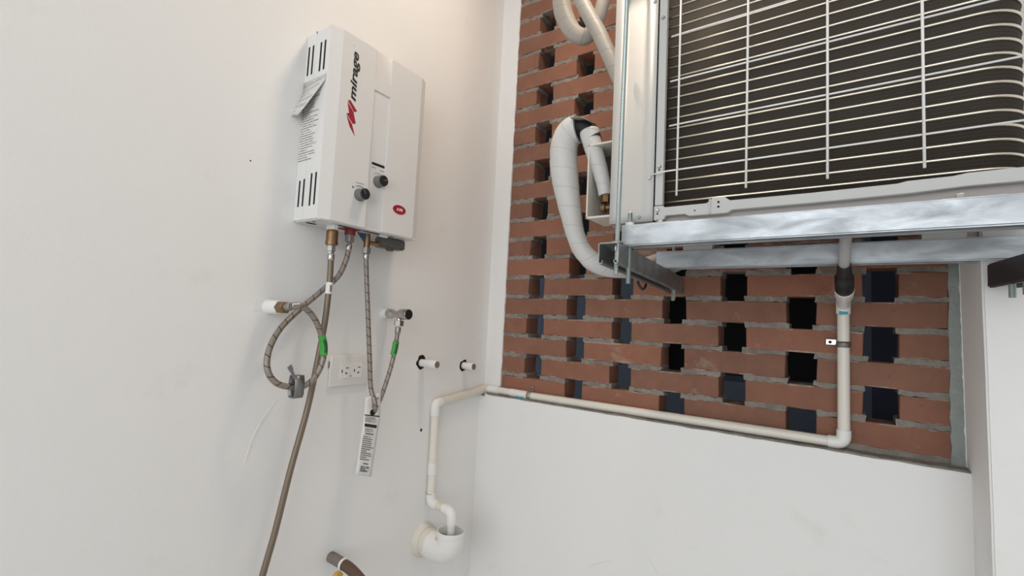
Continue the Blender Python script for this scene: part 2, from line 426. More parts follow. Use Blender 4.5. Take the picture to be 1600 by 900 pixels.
for r in rows:
    for (a, b) in cells[r % 2]:
        key = (round(b-a, 3), random.randrange(4))
        if key not in lib: lib[key] = brick_mesh(b-a, hash(key) % 9999)
        rr = .6 if r >= -1 else 1
        o = obj('brick', lib[key], None, wb, ((a+b)/2+random.uniform(-.0018, .0018), random.uniform(-.0022, .0022), Zrow(r)+random.uniform(-.0012, .0012)))
        o.rotation_euler = (random.uniform(-.004, .004), random.uniform(-.007, .007), random.uniform(-.006, .006))
# mortar beds between the overlapping bricks
mb = new()
def add_rough(bmt, *a, **k):
    t = gridbox(*a, **k); me = bpy.data.meshes.new('tmp'); t.to_mesh(me); t.free(); bmt.from_mesh(me); bpy.data.meshes.remove(me)
for r in list(rows)[:-1]:
    z0 = Zrow(r)+HB/2-.0012; z1 = Zrow(r-1)-HB/2+.0012
    for (a, b) in cells[r % 2]:
        for (c, d) in cells[(r-1) % 2]:
            lo, hi = max(a, c), min(b, d)
            if hi-lo > .01:
                add_rough(mb, lo-random.uniform(.001, .010), hi+random.uniform(.001, .010), .0012, DB-.004, z0, z1, 16, 2, 1, .0040, 90, only=lambda co: True)
z0 = ZL-.003
add_rough(mb, .05, XR+.01, .001, DB-.004, z0, Zrow(5)-HB/2+.001, 50, 1, 1, .0022, 60)
add_rough(mb, .045, .071, .006, DB-.004, ZL, ZC, 2, 1, 120, .0030, 50)
tag(obj('mortar', mb, M['mortar'], wb), kind='stuff')
cm = gridbox(1.2015, 1.2290, -.0025, DB, ZL-.004, ZC, 4, 2, 190, .0028, 45)
obj('cement_edge', cm, M['cement'], wb)
# pillar on the right, very slightly out of plumb
def pil_x(z): return 1.2195+(1.60-z)*.0125
pb = new(); yf = -.180
zz = [0]+[.06*i for i in range(1, 48)]+[ZC]
L0 = [pb.verts.new((pil_x(z)+.0012*noise.noise(Vector((z*9, 1, 0))), yf, z)) for z in zz]
L1 = [pb.verts.new((pil_x(z), .115, z)) for z in zz]
R0 = [pb.verts.new((3.4, yf, z)) for z in zz]; R1 = [pb.verts.new((3.4, .115, z)) for z in zz]
for A, B in ((L1, L0), (L0, R0), (R0, R1), (R1, L1)):
    for i in range(len(zz)-1): pb.faces.new((A[i], B[i], B[i+1], A[i+1]))
pb.faces.new((L0[0], L1[0], R1[0], R0[0])); pb.faces.new((L0[-1], R0[-1], R1[-1], L1[-1]))
bmesh.ops.recalc_face_normals(pb, faces=pb.faces[:])
bmesh.ops.bevel(pb, geom=[e for e in pb.edges if all(v in L0 for v in e.verts)], offset=.003, segments=2, affect='EDGES')
wr = tag(obj('wall_right', smooth(pb, 40), M['wall']), 'white plastered pier standing proud to the right of the brick lattice', kind='structure')
# ragged plaster lip along the pier beside the cement
lipz = [ZL+i*.007 for i in range(int((ZC-ZL)/.007))]
obj('plaster_lip', prismo([(pil_x(z)-.0012-.0028*max(0, noise.noise(Vector((2, 0, z*45)))) - .002*max(0, noise.noise(Vector((7, 0, z*140)))), z) for z in lipz]+[(1.235, lipz[-1]), (1.235, lipz[0])], 'y', -.004, .001), M['wall'], wr)

# what lies behind the lattice
YO = .62
wo = bpy.data.objects.new('wall_outside', None); COL.objects.link(wo); WOFF['wall_outside'] = Vector((0, 0, 0))
tag(wo, 'slate blue wall of the dim passage behind the brick lattice', kind='structure')
obj('wall_panel', boxo(-1.3, .40, YO, YO+.1, 0, 1.66), M['slate'], wo)
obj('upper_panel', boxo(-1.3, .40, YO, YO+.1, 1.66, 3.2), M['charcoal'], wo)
obj('wall_panel', boxo(.40, 1.07, YO, YO+.1, 0, 1.245), M['slate'], wo)
obj('wall_panel', boxo(.40, 1.07, YO, YO+.1, 2.35, 3.2), M['slate'], wo)
obj('door_panel', boxo(1.10, 3.0, YO-.01, YO+.1, 0, 3.2), M['navy'], wo)
obj('door_stile', boxo(1.07, 1.10, YO-.03, YO+.1, 0, 3.2), M['slate'], wo)
wi = tag(thing('window_1', (.735, YO+.08, 1.245), 'black window opening behind the lattice', None), kind='structure')
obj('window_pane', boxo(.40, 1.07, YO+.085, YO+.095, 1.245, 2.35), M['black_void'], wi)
obj('window_frame', boxo(.40, 1.07, YO+.03, YO+.085, 1.245, 1.265), M['navy'], wi)
obj('window_frame', boxo(.40, .42, YO+.03, YO+.085, 1.265, 2.35), M['navy'], wi)
obj('window_frame', boxo(1.05, 1.07, YO+.03, YO+.085, 1.265, 2.35), M['navy'], wi)

# ================================================================== WATER HEATER
hz0, hz1 = 1.6344, 2.0699; HY0, HY1 = -.745, -.453; HF = .101
wh = thing('water_heater', (0, -.6, hz0), 'white wall-mounted gas water heater with two black knobs and a red logo', 'water heater')
body = obj('casing', prismo([(.0005, HY0), (.093, HY0), (HF, -.718), (HF, -.476), (.090, HY1), (.0005, HY1)], 'z', hz0, hz1), M['enamel'], wh)
cut = []
def cutter(*a, **k):
    o = obj('cutter', boxo(*a, **k), None); cut.append(o)
slots = [(.0105, 1.9715, 2.0430), (.0270, 1.9710, 2.0425), (.0580, 1.9700, 2.0405), (.0738, 1.9700, 2.0412),
         (.0155, 1.6640, 1.7265), (.0327, 1.6640, 1.7285), (.0605, 1.6625, 1.7376), (.0775, 1.6635, 1.7380)]
for x, a, b in slots: cutter(x-.0042, x+.0042, HY0-.01, HY0+.0016, a, b, bev=.0030, seg=3)
cutter(HF-.0026, HF+.02, -.6255, -.5760, 2.0005, hz1+.02)
cutter(HF-.0026, HF+.02, -.6255, -.5760, hz0-.02, 1.9715)
cutter(.0380, .0390, HY0-.01, HY0+.0012, hz0-.01, hz1+.01)      # seam between back pan and cover
boolean_cut(body, cut)
md = body.modifiers.new('bevel', 'BEVEL'); md.width = .0012; md.segments = 2; md.limit_method = 'ANGLE'; md.angle_limit = math.radians(20)
for x, a, b in slots: obj('vent_slot', boxo(x-.0041, x+.0041, HY0+.0004, HY0+.0020, a+.0002, b-.0002, bev=.0007), M['hole'], wh)
obj('mounting_notch', boxo(.0375, .0395, HY0-.0008, HY0+.004, hz1-.004, hz1+.0004), M['hole'], wh)
# wordmark and emblem
def text_mesh(body_txt, size, shear, offs, mat4, name, mat, parent, extr=.00025, sx=1):
    cu = bpy.data.curves.new('txt', 'FONT'); cu.body = body_txt; cu.size = size; cu.shear = shear; cu.offset = offs; cu.extrude = extr; cu.resolution_u = 4
    o = bpy.data.objects.new('txt', cu); COL.objects.link(o); bpy.context.view_layer.update()
    me = bpy.data.meshes.new_from_object(o.evaluated_get(bpy.context.evaluated_depsgraph_get()))
    bpy.data.objects.remove(o, do_unlink=True)
    xs = [v.co.x for v in me.vertices]; x0, x1 = min(xs), max(xs)
    me.transform(Matrix.Translation((-x0, 0, 0)))
    me.transform(Matrix.Diagonal((sx/(x1-x0), 1, 1, 1)) if sx != 1 else Matrix.Identity(4))
    me.transform(mat4); me.materials.clear(); return obj(name, me, mat, parent)
basis = Matrix(((0, 0, 1, HF+.0004), (0, -1, 0, -.6765), (1, 0, 0, 1.9185), (0, 0, 0, 1)))
tag(text_mesh('mirage', .0245, .28, .0006, basis, 'wordmark', M['ink'], wh, sx=.1165), 'black italic word running up the front')
EM = [[(-.6958, 1.9137), (-.6900, 1.9172), (-.6697, 1.8985), (-.6780, 1.8940)],
      [(-.6968, 1.9105), (-.6795, 1.8935), (-.6712, 1.8690), (-.6788, 1.8655), (-.6972, 1.8830), (-.6905, 1.8868)],
      [(-.6970, 1.8800), (-.6810, 1.8640), (-.6712, 1.8390), (-.6865, 1.8565)]]
for e in EM: obj('emblem', prismo(e, 'x', HF-.0002, HF+.0005), M['red'], wh)
obj('trademark_dot', prismo(blob(-.6905, 2.0465, .0010, 8, 0), 'x', HF-.0002, HF+.0004), M['greyink'], wh)
# oval badge
def ell(cy, cz, a, b, n=32): return [(cy+a*math.cos(2*PI*i/n), cz+b*math.sin(2*PI*i/n)) for i in range(n)]
bd = obj('badge', prismo(ell(-.5262, 1.6992, .0235, .0125), 'x', HF-.0002, HF+.0008), M['whiteprint'], wh)
obj('badge_field', prismo(ell(-.5262, 1.6992, .0212, .0117), 'x', HF+.0005, HF+.0012), M['red'], bd)
for k, sh in enumerate(((-.0105, 0), (-.0035, .0), (.0035, 0))):
    cy, cz = -.5262+sh[0], 1.6988
    pts = [(0, -.0042), (.0045, .0040), (.0070, .0044), (.0058, -.0035), (.0040, -.0030), (.0042, .001)] if k < 2 else [(0, .003), (.0058, .0042), (.0068, .001), (.0040, -.0048)]
    obj('badge_mark', prismo([(cy+a, cz+b) for a, b in pts], 'x', HF+.0010, HF+.0015), M['whiteprint'], bd)
# display, scales and knobs
ZF = HF-.0026
obj('display', boxo(ZF-.001, ZF+.0007, -.6168, -.5788, 1.7905, 1.7968, bev=.0004), M['black'], wh)
def arc_print(cy, cz, r, a0, a1, wd, xf, n=12):
    o_ = [(cy+(r+wd/2)*math.cos(a0+(a1-a0)*i/n), cz+(r+wd/2)*math.sin(a0+(a1-a0)*i/n)) for i in range(n+1)]
    i_ = [(cy+(r-wd/2)*math.cos(a0+(a1-a0)*i/n), cz+(r-wd/2)*math.sin(a0+(a1-a0)*i/n)) for i in range(n+1)]
    return prismo(o_+i_[::-1], 'x', xf-.0002, xf+.0003)
def knob(cy, cz, xf, ang):
    k = obj('knob', smooth(lathe(new(), (xf, cy, cz), (xf+1, cy, cz), [(0, .0148), (.003, .0148), (.0036, .0140), (.0205, .0132)], 40)), M['knob_side'], wh)
    tag(k, 'round grey control knob with a black face')
    obj('knob_face', smooth(lathe(new(), (xf+.0200, cy, cz), (xf+1, cy, cz), [(0, .0131), (.0022, .0128), (.0030, .0118)], 40)), M['black'], k)
    d = Vector((0, math.cos(ang), math.sin(ang))); p = Vector((xf+.0232, cy, cz)); n_ = Vector((0, -d.z, d.y))
    pts = [p+n_*.0010, p+d*.0100+n_*.0010, p+d*.0100-n_*.0010, p-n_*.0010]
    obj('pointer', card([tuple(q) for q in pts][::-1], .0006), M['knob_side'], k)
knob(-.6470, 1.7075, HF, 2.1); knob(-.5950, 1.7530, ZF, .4)
obj('scale_print', arc_print(-.6470, 1.7075, .0205, .9, 2.1, .0014, HF), M['ink'], wh)
obj('scale_print', prismo(ell(-.6660, 1.7210, .0026, .0026, 14), 'x', HF-.0002, HF+.0003), M['greyink'], wh)
obj('scale_print', prismo([(-.6585, 1.7335), (-.6370, 1.7345), (-.6370, 1.7356), (-.6585, 1.7346)], 'x', HF-.0002, HF+.0003), M['greyink'], wh)
obj('scale_print', arc_print(-.5950, 1.7530, .0205, .9, 2.3, .0010, ZF), M['greyink'], wh)
obj('scale_print', prismo([(-.6170, 1.7835), (-.6040, 1.7835), (-.6040, 1.7850), (-.6170, 1.7850)], 'x', ZF-.0002, ZF+.0003), M['greyink'], wh)
obj('scale_print', prismo([(-.5920, 1.7815), (-.5785, 1.7815), (-.5785, 1.7830), (-.5920, 1.7830)], 'x', ZF-.0002, ZF+.0003), M['greyink'], wh)
# side label with a peeling sticker
sl = obj('side_label', card([(.0020, HY0-.0003, 1.7700), (.0690, HY0-.0003, 1.7700), (.0780, HY0-.0003, 1.9480), (.0020, HY0-.0003, 1.9480)], -.0003), M['label'], wh)
tag(sl, 'white instruction label with fine print')
st = new(); uvl = st.loops.layers.uv.verify()
colA = [(.001, 1.957), (.089, 1.957)]
rowsS = [((.0005, HY0-.0009, 1.9570), (.0880, HY0-.0009, 1.9585)), ((.0000, HY0-.0012, 1.9330), (.0870, HY0-.0012, 1.9440)),
         ((-.0060, HY0-.0080, 1.9130), (.0700, HY0-.0110, 1.9150)), ((-.0160, HY0-.0180, 1.8880), (.0450, HY0-.0200, 1.8830)), ((-.0215, HY0-.0230, 1.8730), (.0270, HY0-.0240, 1.8670))]
vv = [[st.verts.new(Vector(a).lerp(Vector(b), t)) for t in (0, .33, .67, 1)] for a, b in rowsS]
for i in range(len(vv)-1):
    for j in range(3):
        f = st.faces.new((vv[i+1][j], vv[i+1][j+1], vv[i][j+1], vv[i][j])); f.smooth = True
        for l, (a, b) in zip(f.loops, ((j, i+1), (j+1, i+1), (j+1, i), (j, i))): l[uvl].uv = (a/3, 1-b/4)
so = obj('peeling_sticker', st, M['sticker'], wh); tag(so, 'greyish sticker peeling away from the side')
md = so.modifiers.new('solid', 'SOLIDIFY'); md.thickness = .0004
# underside
bp_ = obj('bottom_panel', boxo(.003, .0985, HY0+.004, HY1-.004, hz0-.0025, hz0+.001), M['enamel2'], wh)
def ovalslot(x0, y0, x1, y1, r):
    a = Vector((x0, y0)); b = Vector((x1, y1)); d = (b-a).normalized(); t = math.atan2(d.y, d.x)
    pts = [(b.x+r*math.cos(t-PI/2+PI*i/8), b.y+r*math.sin(t-PI/2+PI*i/8)) for i in range(9)]+[(a.x+r*math.cos(t+PI/2+PI*i/8), a.y+r*math.sin(t+PI/2+PI*i/8)) for i in range(9)]
    return prismo(pts, 'z', hz0-.0030, hz0-.0020)
for a in ((.075, -.690, .075, -.650, .0055), (.075, -.606, .075, -.566, .0055), (.030, -.725, .030, -.712, .006), (.055, -.728, .055, -.726, .003), (.080, -.530, .080, -.524, .003)):
    obj('bottom_slot', ovalslot(*a), M['hole'], bp_)
obj('bracket_tab', boxo(.052, .080, -.694, -.682, hz0-.014, hz0-.002, bev=.001), M['enamel2'], wh)
obj('fixing_tab', boxo(.070, .078, -.560, -.536, hz0-.008, hz0-.002, bev=.001), M['enamel2'], wh)
def fitting(name, mat, x, y, prof, n=24): return obj(name, smooth(lathe(new(), (x, y, hz0-.002), (x, y, 0), prof, n)), mat, wh)
GX, GY = .06, -.6825
fitting('gas_inlet', M['enamel2'], GX, GY, [(0, .0105), (.012, .0105)])
gi = fitting('gas_union', M['brass'], GX, GY, [(.012, .0118), (.018, .0130), (.036, .0130), (.040, .0140), (.046, .0140), (.047, .0090)]); tag(gi, 'copper-brown brass union')
HX, HYY = .055, -.6320
fitting('hot_outlet', M['redtape'], HX, HYY, [(0, .0125), (.014, .0125)])
fitting('hot_nut', M['dullsteel'], HX, HYY, [(.012, .0118), (.030, .0118), (.032, .007), (.042, .007)], 6)
CX_, CY_ = .05, -.5780
fitting('cold_inlet', M['brass'], CX_, CY_, [(0, .0075), (.036, .0078), (.038, .006)])
fitting('cold_nut', M['dullsteel'], CX_, CY_, [(.036, .0112), (.050, .0112), (.052, .007)], 6)
obj('drain_branch', smooth(lathe(new(), (CX_, CY_, hz0-.024), (CX_, 0, hz0-.024), [(0, .006), (.026, .006), (.030, .008), (.036, .008)], 16)), M['brass'], wh)
bx_ = new(); prism(bx_, [(.036, -.545), (.064, -.547), (.070, -.470), (.036, -.466)], 'z', hz0-.030, hz0-.004); bmesh.ops.bevel(bx_, geom=bx_.edges[:], offset=.003, segments=2, affect='EDGES')
db = obj('battery_box', smooth(bx_), M['darkbox'], wh); tag(db, 'dark grey plastic box under the casing')
obj('box_latch', boxo(.048, .060, -.516, -.500, hz0-.036, hz0-.028, bev=.001), M['darkbox'], db)
obj('blue_ribbon', card([(.052, -.612, hz0-.004), (.052, -.584, hz0-.030), (.052, -.580, hz0-.016), (.052, -.588, hz0-.003)], .0006), M['blue'], wh)
obj('red_mark', prismo([(.035, -.660), (.080, -.655), (.080, -.615), (.035, -.610)], 'z', hz0-.0034, hz0-.0024), M['redtape'], wh)
obj('back_plate', boxo(.001, .0035, -.660, -.612, hz0-.045, hz0), M['enamel2'], wh)

# ================================================================== HOSES ON THE LEFT WALL
g = thing('gas_hose', (.05, -.787, .8), 'long brown gas hose hanging straight down from the heater brass union', 'hose')
obj('hose', tubeo([(.06, -.6815, 1.560), (.06, -.6803, 1.502), (.06, -.6843, 1.4141), (.055, -.6914, 1.3274), (.05, -.7052, 1.2149), (.05, -.7322, 1.0963), (.05, -.7566, .971), (.05, -.7762, .8889), (.05, -.7950, .80), (.05, -.812, .70)], .0068, 16), M['gas'], g)
f1 = obj('hose_nut', smooth(lathe(new(), (.06, -.6822, 1.588), (.06, -.6815, 1.3), [(0, .0085), (.004, .0098), (.016, .0098), (.017, .0075), (.022, .0075)], 6)), M['dullsteel'], g)
obj('ferrule', smooth(lathe(new(), (.06, -.6817, 1.566), (.06, -.6815, 1.3), [(0, .0066), (.003, .0080), (.013, .0080), (.015, .0070)], 20)), M['steel'], g)
lb = obj('hose_label', tubeo([(.0602, -.6803, 1.500), (.0602, -.6805, 1.490), (.0602, -.6813, 1.4735)], .0076, 16), M['paper'], g); tag(lb, 'white printed label wrapped round the hose')
for k in range(4): obj('label_print', boxo(.0672, .0681, -.6832+.0014*k, -.6824+.0014*k, 1.478+.002*(k % 2), 1.494), M['greyink'], lb)

LP = [(.055, -.6323, 1.5925), (.055, -.6373, 1.5597), (.045, -.6494, 1.5173), (.035, -.6833, 1.4796), (.030, -.7271, 1.4374), (.040, -.7732, 1.3957), (.050, -.7987, 1.3573), (.060, -.8091, 1.3245), (.065, -.8043, 1.2988), (.070, -.7896, 1.2815), (.075, -.7700, 1.2739), (.080, -.7430, 1.2715), (.085, -.7234, 1.2819), (.085, -.7070, 1.3028), (.085, -.6979, 1.3330), (.085, -.7013, 1.3639), (.085, -.7186, 1.4043), (.082, -.7389, 1.4311), (.0805, -.7603, 1.4429), (.080, -.7790, 1.4410)]
lh = thing('braided_hose', (.08, -.745, 1.268), 'braided steel water hose coiled in a loop with a green tape tag', 'hose', 'braided water hoses')
obj('hose', tubeo(LP[:-1]+[(.079, -.7730, 1.4405)], .0063, 16), M['braid'], lh)
obj('ferrule', smooth(lathe(new(), (.055, -.6322, 1.596), (.055, -.6373, 1.5597), [(0, .0062), (.003, .0078), (.013, .0078), (.015, .0066)], 20)), M['steel'], lh)
obj('ferrule', cylo((.0795, -.7790, 1.4408), (.081, -.7620, 1.4428), .0075, 20, .001), M['dullsteel'], lh)
gt = obj('green_tag', tubeo([(.0855, -.7068, 1.3800), (.0855, -.7010, 1.3640), (.0855, -.6985, 1.3480), (.0855, -.6980, 1.3375)], .0083, 14), M['green'], lh); tag(gt, 'bright green tape tag')
obj('tag_print', tubeo([(.0900, -.7040, 1.3720), (.0905, -.6995, 1.3580), (.0905, -.6985, 1.3440)], .0045, 10), M['greendark'], gt)

TP = [(.05, -.5775, 1.574), (.05, -.5703, 1.5127), (.055, -.5637, 1.4333), (.060, -.5534, 1.3227), (.064, -.5470, 1.2516), (.078, -.5440, 1.2200), (.080, -.5415, 1.2020), (.070, -.5350, 1.1935), (.056, -.5230, 1.1930), (.054, -.5110, 1.2080), (.058, -.4997, 1.2431), (.062, -.4838, 1.3040), (.063, -.4751, 1.3535), (.063, -.4712, 1.3890)]
th_ = thing('braided_hose', (.07, -.535, 1.187), 'braided steel water hose hanging in a U from heater to chrome valve', 'hose', 'braided water hoses')
obj('hose', tubeo(TP, .0058, 16), M['braid'], th_)
obj('ferrule', smooth(lathe(new(), (.05, -.5780, 1.582), (.05, -.5765, 1.5), [(0, .0060), (.003, .0074), (.011, .0074), (.015, .0062)], 20)), M['steel'], th_)
obj('ferrule', smooth(lathe(new(), (.063, -.4700, 1.4020), (.063, -.4730, 1.3700), [(0, .0070), (.002, .0078), (.015, .0074), (.018, .0062)], 20)), M['dullsteel'], th_)
gt = obj('green_tag', tubeo([(.0628, -.4745, 1.3640), (.0628, -.4770, 1.3450), (.0626, -.4805, 1.3290)], .0082, 14), M['green'], th_); tag(gt, 'bright green tape tag')
obj('tag_print', tubeo([(.0685, -.4765, 1.3580), (.0685, -.4785, 1.3440), (.068, -.4810, 1.3340)], .0042, 10), M['greendark'], gt)

# strap clip on the loop
hc = thing('strap_clip', (.078, -.754, 1.250), 'grey metal strap clip hanging on the bottom of the looped hose', 'clip')
prof = [(.090, 1.296), (.0925, 1.285), (.0925, 1.258), (.089, 1.2515), (.074, 1.2515), (.0705, 1.258), (.0705, 1.285), (.073, 1.296)]
bs = new(); n_ = len(prof); A = [[bs.verts.new((x, y, z)) for x, z in prof] for y in (-.7645, -.7435)]
for i in range(n_): bs.faces.new((A[0][i], A[1][i], A[1][(i+1) % n_], A[0][(i+1) % n_]))
bmesh.ops.recalc_face_normals(bs, faces=bs.faces[:])
o = obj('band', smooth(bs, 60), M['clip'], hc); md = o.modifiers.new('solid', 'SOLIDIFY'); md.thickness = .0014; md.offset = 1
o = obj('bent_tab', card([(.091, -.7655, 1.288), (.091, -.7600, 1.288), (.094, -.7730, 1.3130), (.094, -.7785, 1.3080)], .0012), M['clip'], hc)
obj('tab_eye', card([(.094, -.7790, 1.3070), (.094, -.7715, 1.3130), (.096, -.7780, 1.3220), (.096, -.7860, 1.3160)], .0012), M['clip'], hc)

# paper tag hanging on the U hose
pt = thing('paper_tag', (.078, -.563, 1.045), 'long white printed paper tag hanging from the U-shaped hose', 'tag')
TC = [((.0735, -.5684, 1.2290), (.0735, -.5219, 1.2383)), ((.0735, -.5685, 1.1980), (.0735, -.5200, 1.1890)), ((.074, -.5700, 1.1750), (.074, -.5215, 1.1620)), ((.077, -.5780, 1.1150), (.077, -.5310, 1.1000)), ((.080, -.5870, 1.0527), (.080, -.5403, 1.0372))]
def tagpt(s, t):
    """s across 0..1, t down 0..1"""
    k = min(int(t*4), 3); f = t*4-k
    a = Vector(TC[k][0]).lerp(Vector(TC[k][1]), s); b = Vector(TC[k+1][0]).lerp(Vector(TC[k+1][1]), s); return a.lerp(b, f)
tb = new(); NR = 20; NCc = 5
V_ = [[tb.verts.new(tagpt(j/NCc, i/NR)) for j in range(NCc+1)] for i in range(NR+1)]
for i in range(NR):
    for j in range(NCc):
        tb.faces.new((V_[i+1][j], V_[i+1][j+1], V_[i][j+1], V_[i][j])).smooth = True
po = obj('tag_sheet', tb, M['paper'], pt); md = po.modifiers.new('solid', 'SOLIDIFY'); md.thickness = .0005; md.offset = -1
def tagbit(s0, s1, t0, t1, mat, nm='tag_print', lift=.0006):
    q = [tagpt(s0, t1), tagpt(s1, t1), tagpt(s1, t0), tagpt(s0, t0)]
    obj(nm, card([tuple(p+Vector((lift, 0, 0))) for p in q], -.0002), mat, pt)
for a in ((.03, .97, .335, .362, M['ink']), (.08, .92, .375, .505, M['tagtext']), (.10, .86, .522, .552, M['ink']), (.16, .8, .562, .6, M['tagtext']), (.22, .74, .610, .622, M['greyink']),
          (.10, .86, .632, .86, M['tagtext']), (.35, .68, .885, .897, M['greyink']), (.22, .80, .912, .965, M['barcode']), (.62, .85, .06, .075, M['greyink']), (.70, .74, .10, .13, M['greyink']), (.45, .85, .165, .19, M['greyink'])):
    tagbit(*a)
c0 = tagpt(.52, .265)
obj('tag_hole', prismo(ell(c0.y, c0.z, .0085, .0075, 18), 'x', c0.x+.0002, c0.x+.0009), M['hole'], pt)

# ================================================================== WALL FITTINGS
ps = thing('pipe_stub', (0, -.7832, 1.4367), 'white pipe stub with a brass collar feeding the looped hose', 'pipe')
y, z = -.7832, 1.4375
obj('sleeve', smooth(lathe(new(), (0, y, z), (1, y, z), [(-.01, .0165), (.010, .0155), (.036, .0145), (.042, .0130), (.046, .0125)], 24)), M['pvc2'], ps)
obj('collar', smooth(lathe(new(), (.044, y, z), (1, y, z), [(0, .0120), (.001, .0135), (.022, .0135), (.024, .0110)], 6)), M['brass'], ps)
obj('neck', cylo((.066, y+.001, z+.001), (.082, y+.004, z+.003), .0085, 20, .001), M['dullsteel'], ps)

av = thing('angle_valve', (0, -.4678, 1.4355), 'chrome angle valve on the wall above the U-shaped hose', 'valve')
y, z = -.4678, 1.4360
obj('sleeve', smooth(lathe(new(), (0, y, z), (1, y, z), [(-.01, .0150), (.016, .0140), (.019, .0125)], 24)), M['pvc2'], av)
obj('valve_body', smooth(lathe(new(), (.018, y, z), (1, y, z), [(0, .0125), (.002, .0138), (.012, .0138), (.018, .0120), (.024, .0085), (.044, .0085), (.048, .011)], 24)), M['steel'], av)
obj('outlet_neck', cylo((.063, y-.001, z), (.063, y-.001, z-.020), .0068, 20), M['steel'], av)
obj('outlet_nut', nuto((.063, y-.001, z-.017), (.063, y-.001, z-.0315), .0128), M['dullsteel'], av)
hd = obj('handle', smooth(lathe(new(), (.066, y, z), (1, y, z), [(0, .0105), (.003, .0142), (.030, .0142), (.0315, .0134)], 28)), M['steel'], av)
obj('handle_face', smooth(lathe(new(), (.0968, y, z), (1, y, z), [(0, .0126), (.0012, .0122)], 28)), M['black'], hd)

wo_ = thing('wall_outlet', (0, -.567, 1.25), 'ivory double wall outlet plate between the hoses', 'outlet')
oy0, oy1, oz0, oz1 = -.6255, -.5085, 1.2510, 1.3275
obj('cover_plate', boxo(0, .0085, oy0, oy1, oz0, oz1, bev=.003, seg=3), M['outlet'], wo_)
sk = obj('socket_module', boxo(.006, .0100, -.5990, -.5345, 1.2695, 1.3080, bev=.0008), M['pvc2'], wo_)
for cy in (-.5865, -.5510):
    for (dy, dz, a, b) in ((-.0070, -.0005, .0018, .0038), (.0070, .0068, .0042, .0014), (.0048, -.0062, .0030, .0020)):
        obj('socket_slot', boxo(.0094, .0103, cy+dy-a, cy+dy+a, 1.2890+dz-b, 1.2890+dz+b, bev=.0006), M['hole'], sk)
obj('socket_mark', boxo(.0094, .0102, -.5700, -.5668, 1.2735, 1.2770), M['greyink'], sk)
obj('plate_chip', prismo([(-.0002, 1.296), (.0040, 1.300), (.0042, 1.312), (.0010, 1.314)], 'y', oy0-.0016, oy0+.001), M['taupe'], wo_)

for (y, z, L, lab) in ((-.3170, 1.2960, .0660, 'capped white pipe stub in a ragged hole nearer the outlet'), (-.1250, 1.2786, .0450, 'capped white pipe stub in a ragged hole next to the room corner')):
    s = thing('pipe_stub', (0, y, z), lab, 'pipe', 'capped pipe stubs')
    obj('pipe', cylo((-.02, y, z), (L*.62, y, z), .0112, 24), M['pvc2'], s)
    cp = obj('cap', smooth(lathe(new(), (L*.60, y, z), (1, y, z), [(0, .0112), (.001, .0124), (L*.36, .0124), (L*.38, .0115)], 24)), M['pvc2'], s)
    obj('cap_recess', smooth(lathe(new(), (L*.978, y, z), (1, y, z), [(0, .0098), (.0009, .0095)], 24)), M['taupe'], cp)
bs_ = thing('pipe_stub', (0, -.5805, .8386), 'dark brown pipe stub with a white ring low on the wall', 'pipe')
y, z = -.5805, .8386
obj('wall_sleeve', tubeo([(-.01, y, z), (.02, y, z), (.050, y, z-.001)], .0125, 20), M['taupe'], bs_)
obj('ring', cylo((.047, y, z-.001), (.054, y, z-.0015), .0142, 24, .001), M['pvc2'], bs_)
obj('pipe', tubeo([(.052, y, z-.001), (.08, y, z-.004), (.12, y+.002, z-.020), (.16, y+.004, z-.05)], .0125, 20), M['brownpipe'], bs_)
obj('tape_end', prismo(ell(y-.018, z-.017, .010, .007, 16), 'x', .050, .062), M['yellow'], bs_)

# condensate drain
dp = thing('drain_pipe', (.05, -.2, .82), 'cream plastic condensate drain pipe running along the ledge and down the left wall', 'pipe')
PR = .0118; FR = .0140; HYp, HZp = -.0165, 1.1965
XV = 1.0232
def elbow(a, c, b, r, mat, nm='elbow', lip=.012):
    """bend from a through corner c to b"""
    a, c, b = Vector(a), Vector(c), Vector(b); pts = [a.lerp(c, t/4) for t in range(0, 2)]
    q = [(1-t)**2*(a.lerp(c, .4))+2*(1-t)*t*c+t*t*(b.lerp(c, .4)) for t in [i/6 for i in range(7)]]
    P = [a]+q+[b]
    e = obj(nm, smooth(tube(new(), P, r, 20, 1, True, False), 50), mat, dp); return e
obj('pipe', cylo((XV, HYp, 1.492), (XV+.0006, HYp, 1.222), PR, 20), M['pvc'], dp)
elbow((XV+.0006, HYp, 1.2260), (XV+.0006, HYp, HZp), (XV-.029, HYp, HZp), FR, M['pvc2'])
obj('pipe', cylo((XV-.026, HYp, HZp), (.185, HYp, HZp-.002), PR, 20), M['pvc'], dp)
obj('coupling', cylo((.186, HYp, HZp-.002), (.120, HYp, HZp-.001), FR*.95, 20, .0008), M['pvc2'], dp)
obj('pipe', cylo((.122, HYp, HZp-.001), (.062, HYp, HZp), PR, 20), M['pvc'], dp)
obj('coupling', cylo((.070, HYp, HZp), (.030, HYp-.001, HZp), FR, 20, .0008), M['pvc2'], dp)
obj('glue_smear', gridbox(.150, .174, HYp-.0150, HYp-.006, HZp-.0150, HZp-.0075, 5, 2, 2, .0022, 120), M['teal'], dp)
elbow((.034, HYp-.001, HZp), (.0125, HYp-.002, HZp-.001), (.0125, -.050, HZp-.004), FR*.93, M['pvc_painted'])
obj('pipe', cylo((.0125, -.046, HZp-.004), (.0125, -.252, 1.1735), PR, 20), M['pvc_painted'], dp)
elbow((.0125, -.238, 1.1745), (.0125, -.2620, 1.1715), (.0125, -.2590, 1.1380), FR, M['pvc2'])
obj('pipe', cylo((.0125, -.2590, 1.1420), (.0125, -.2575, .9800), PR, 20), M['pvc'], dp)
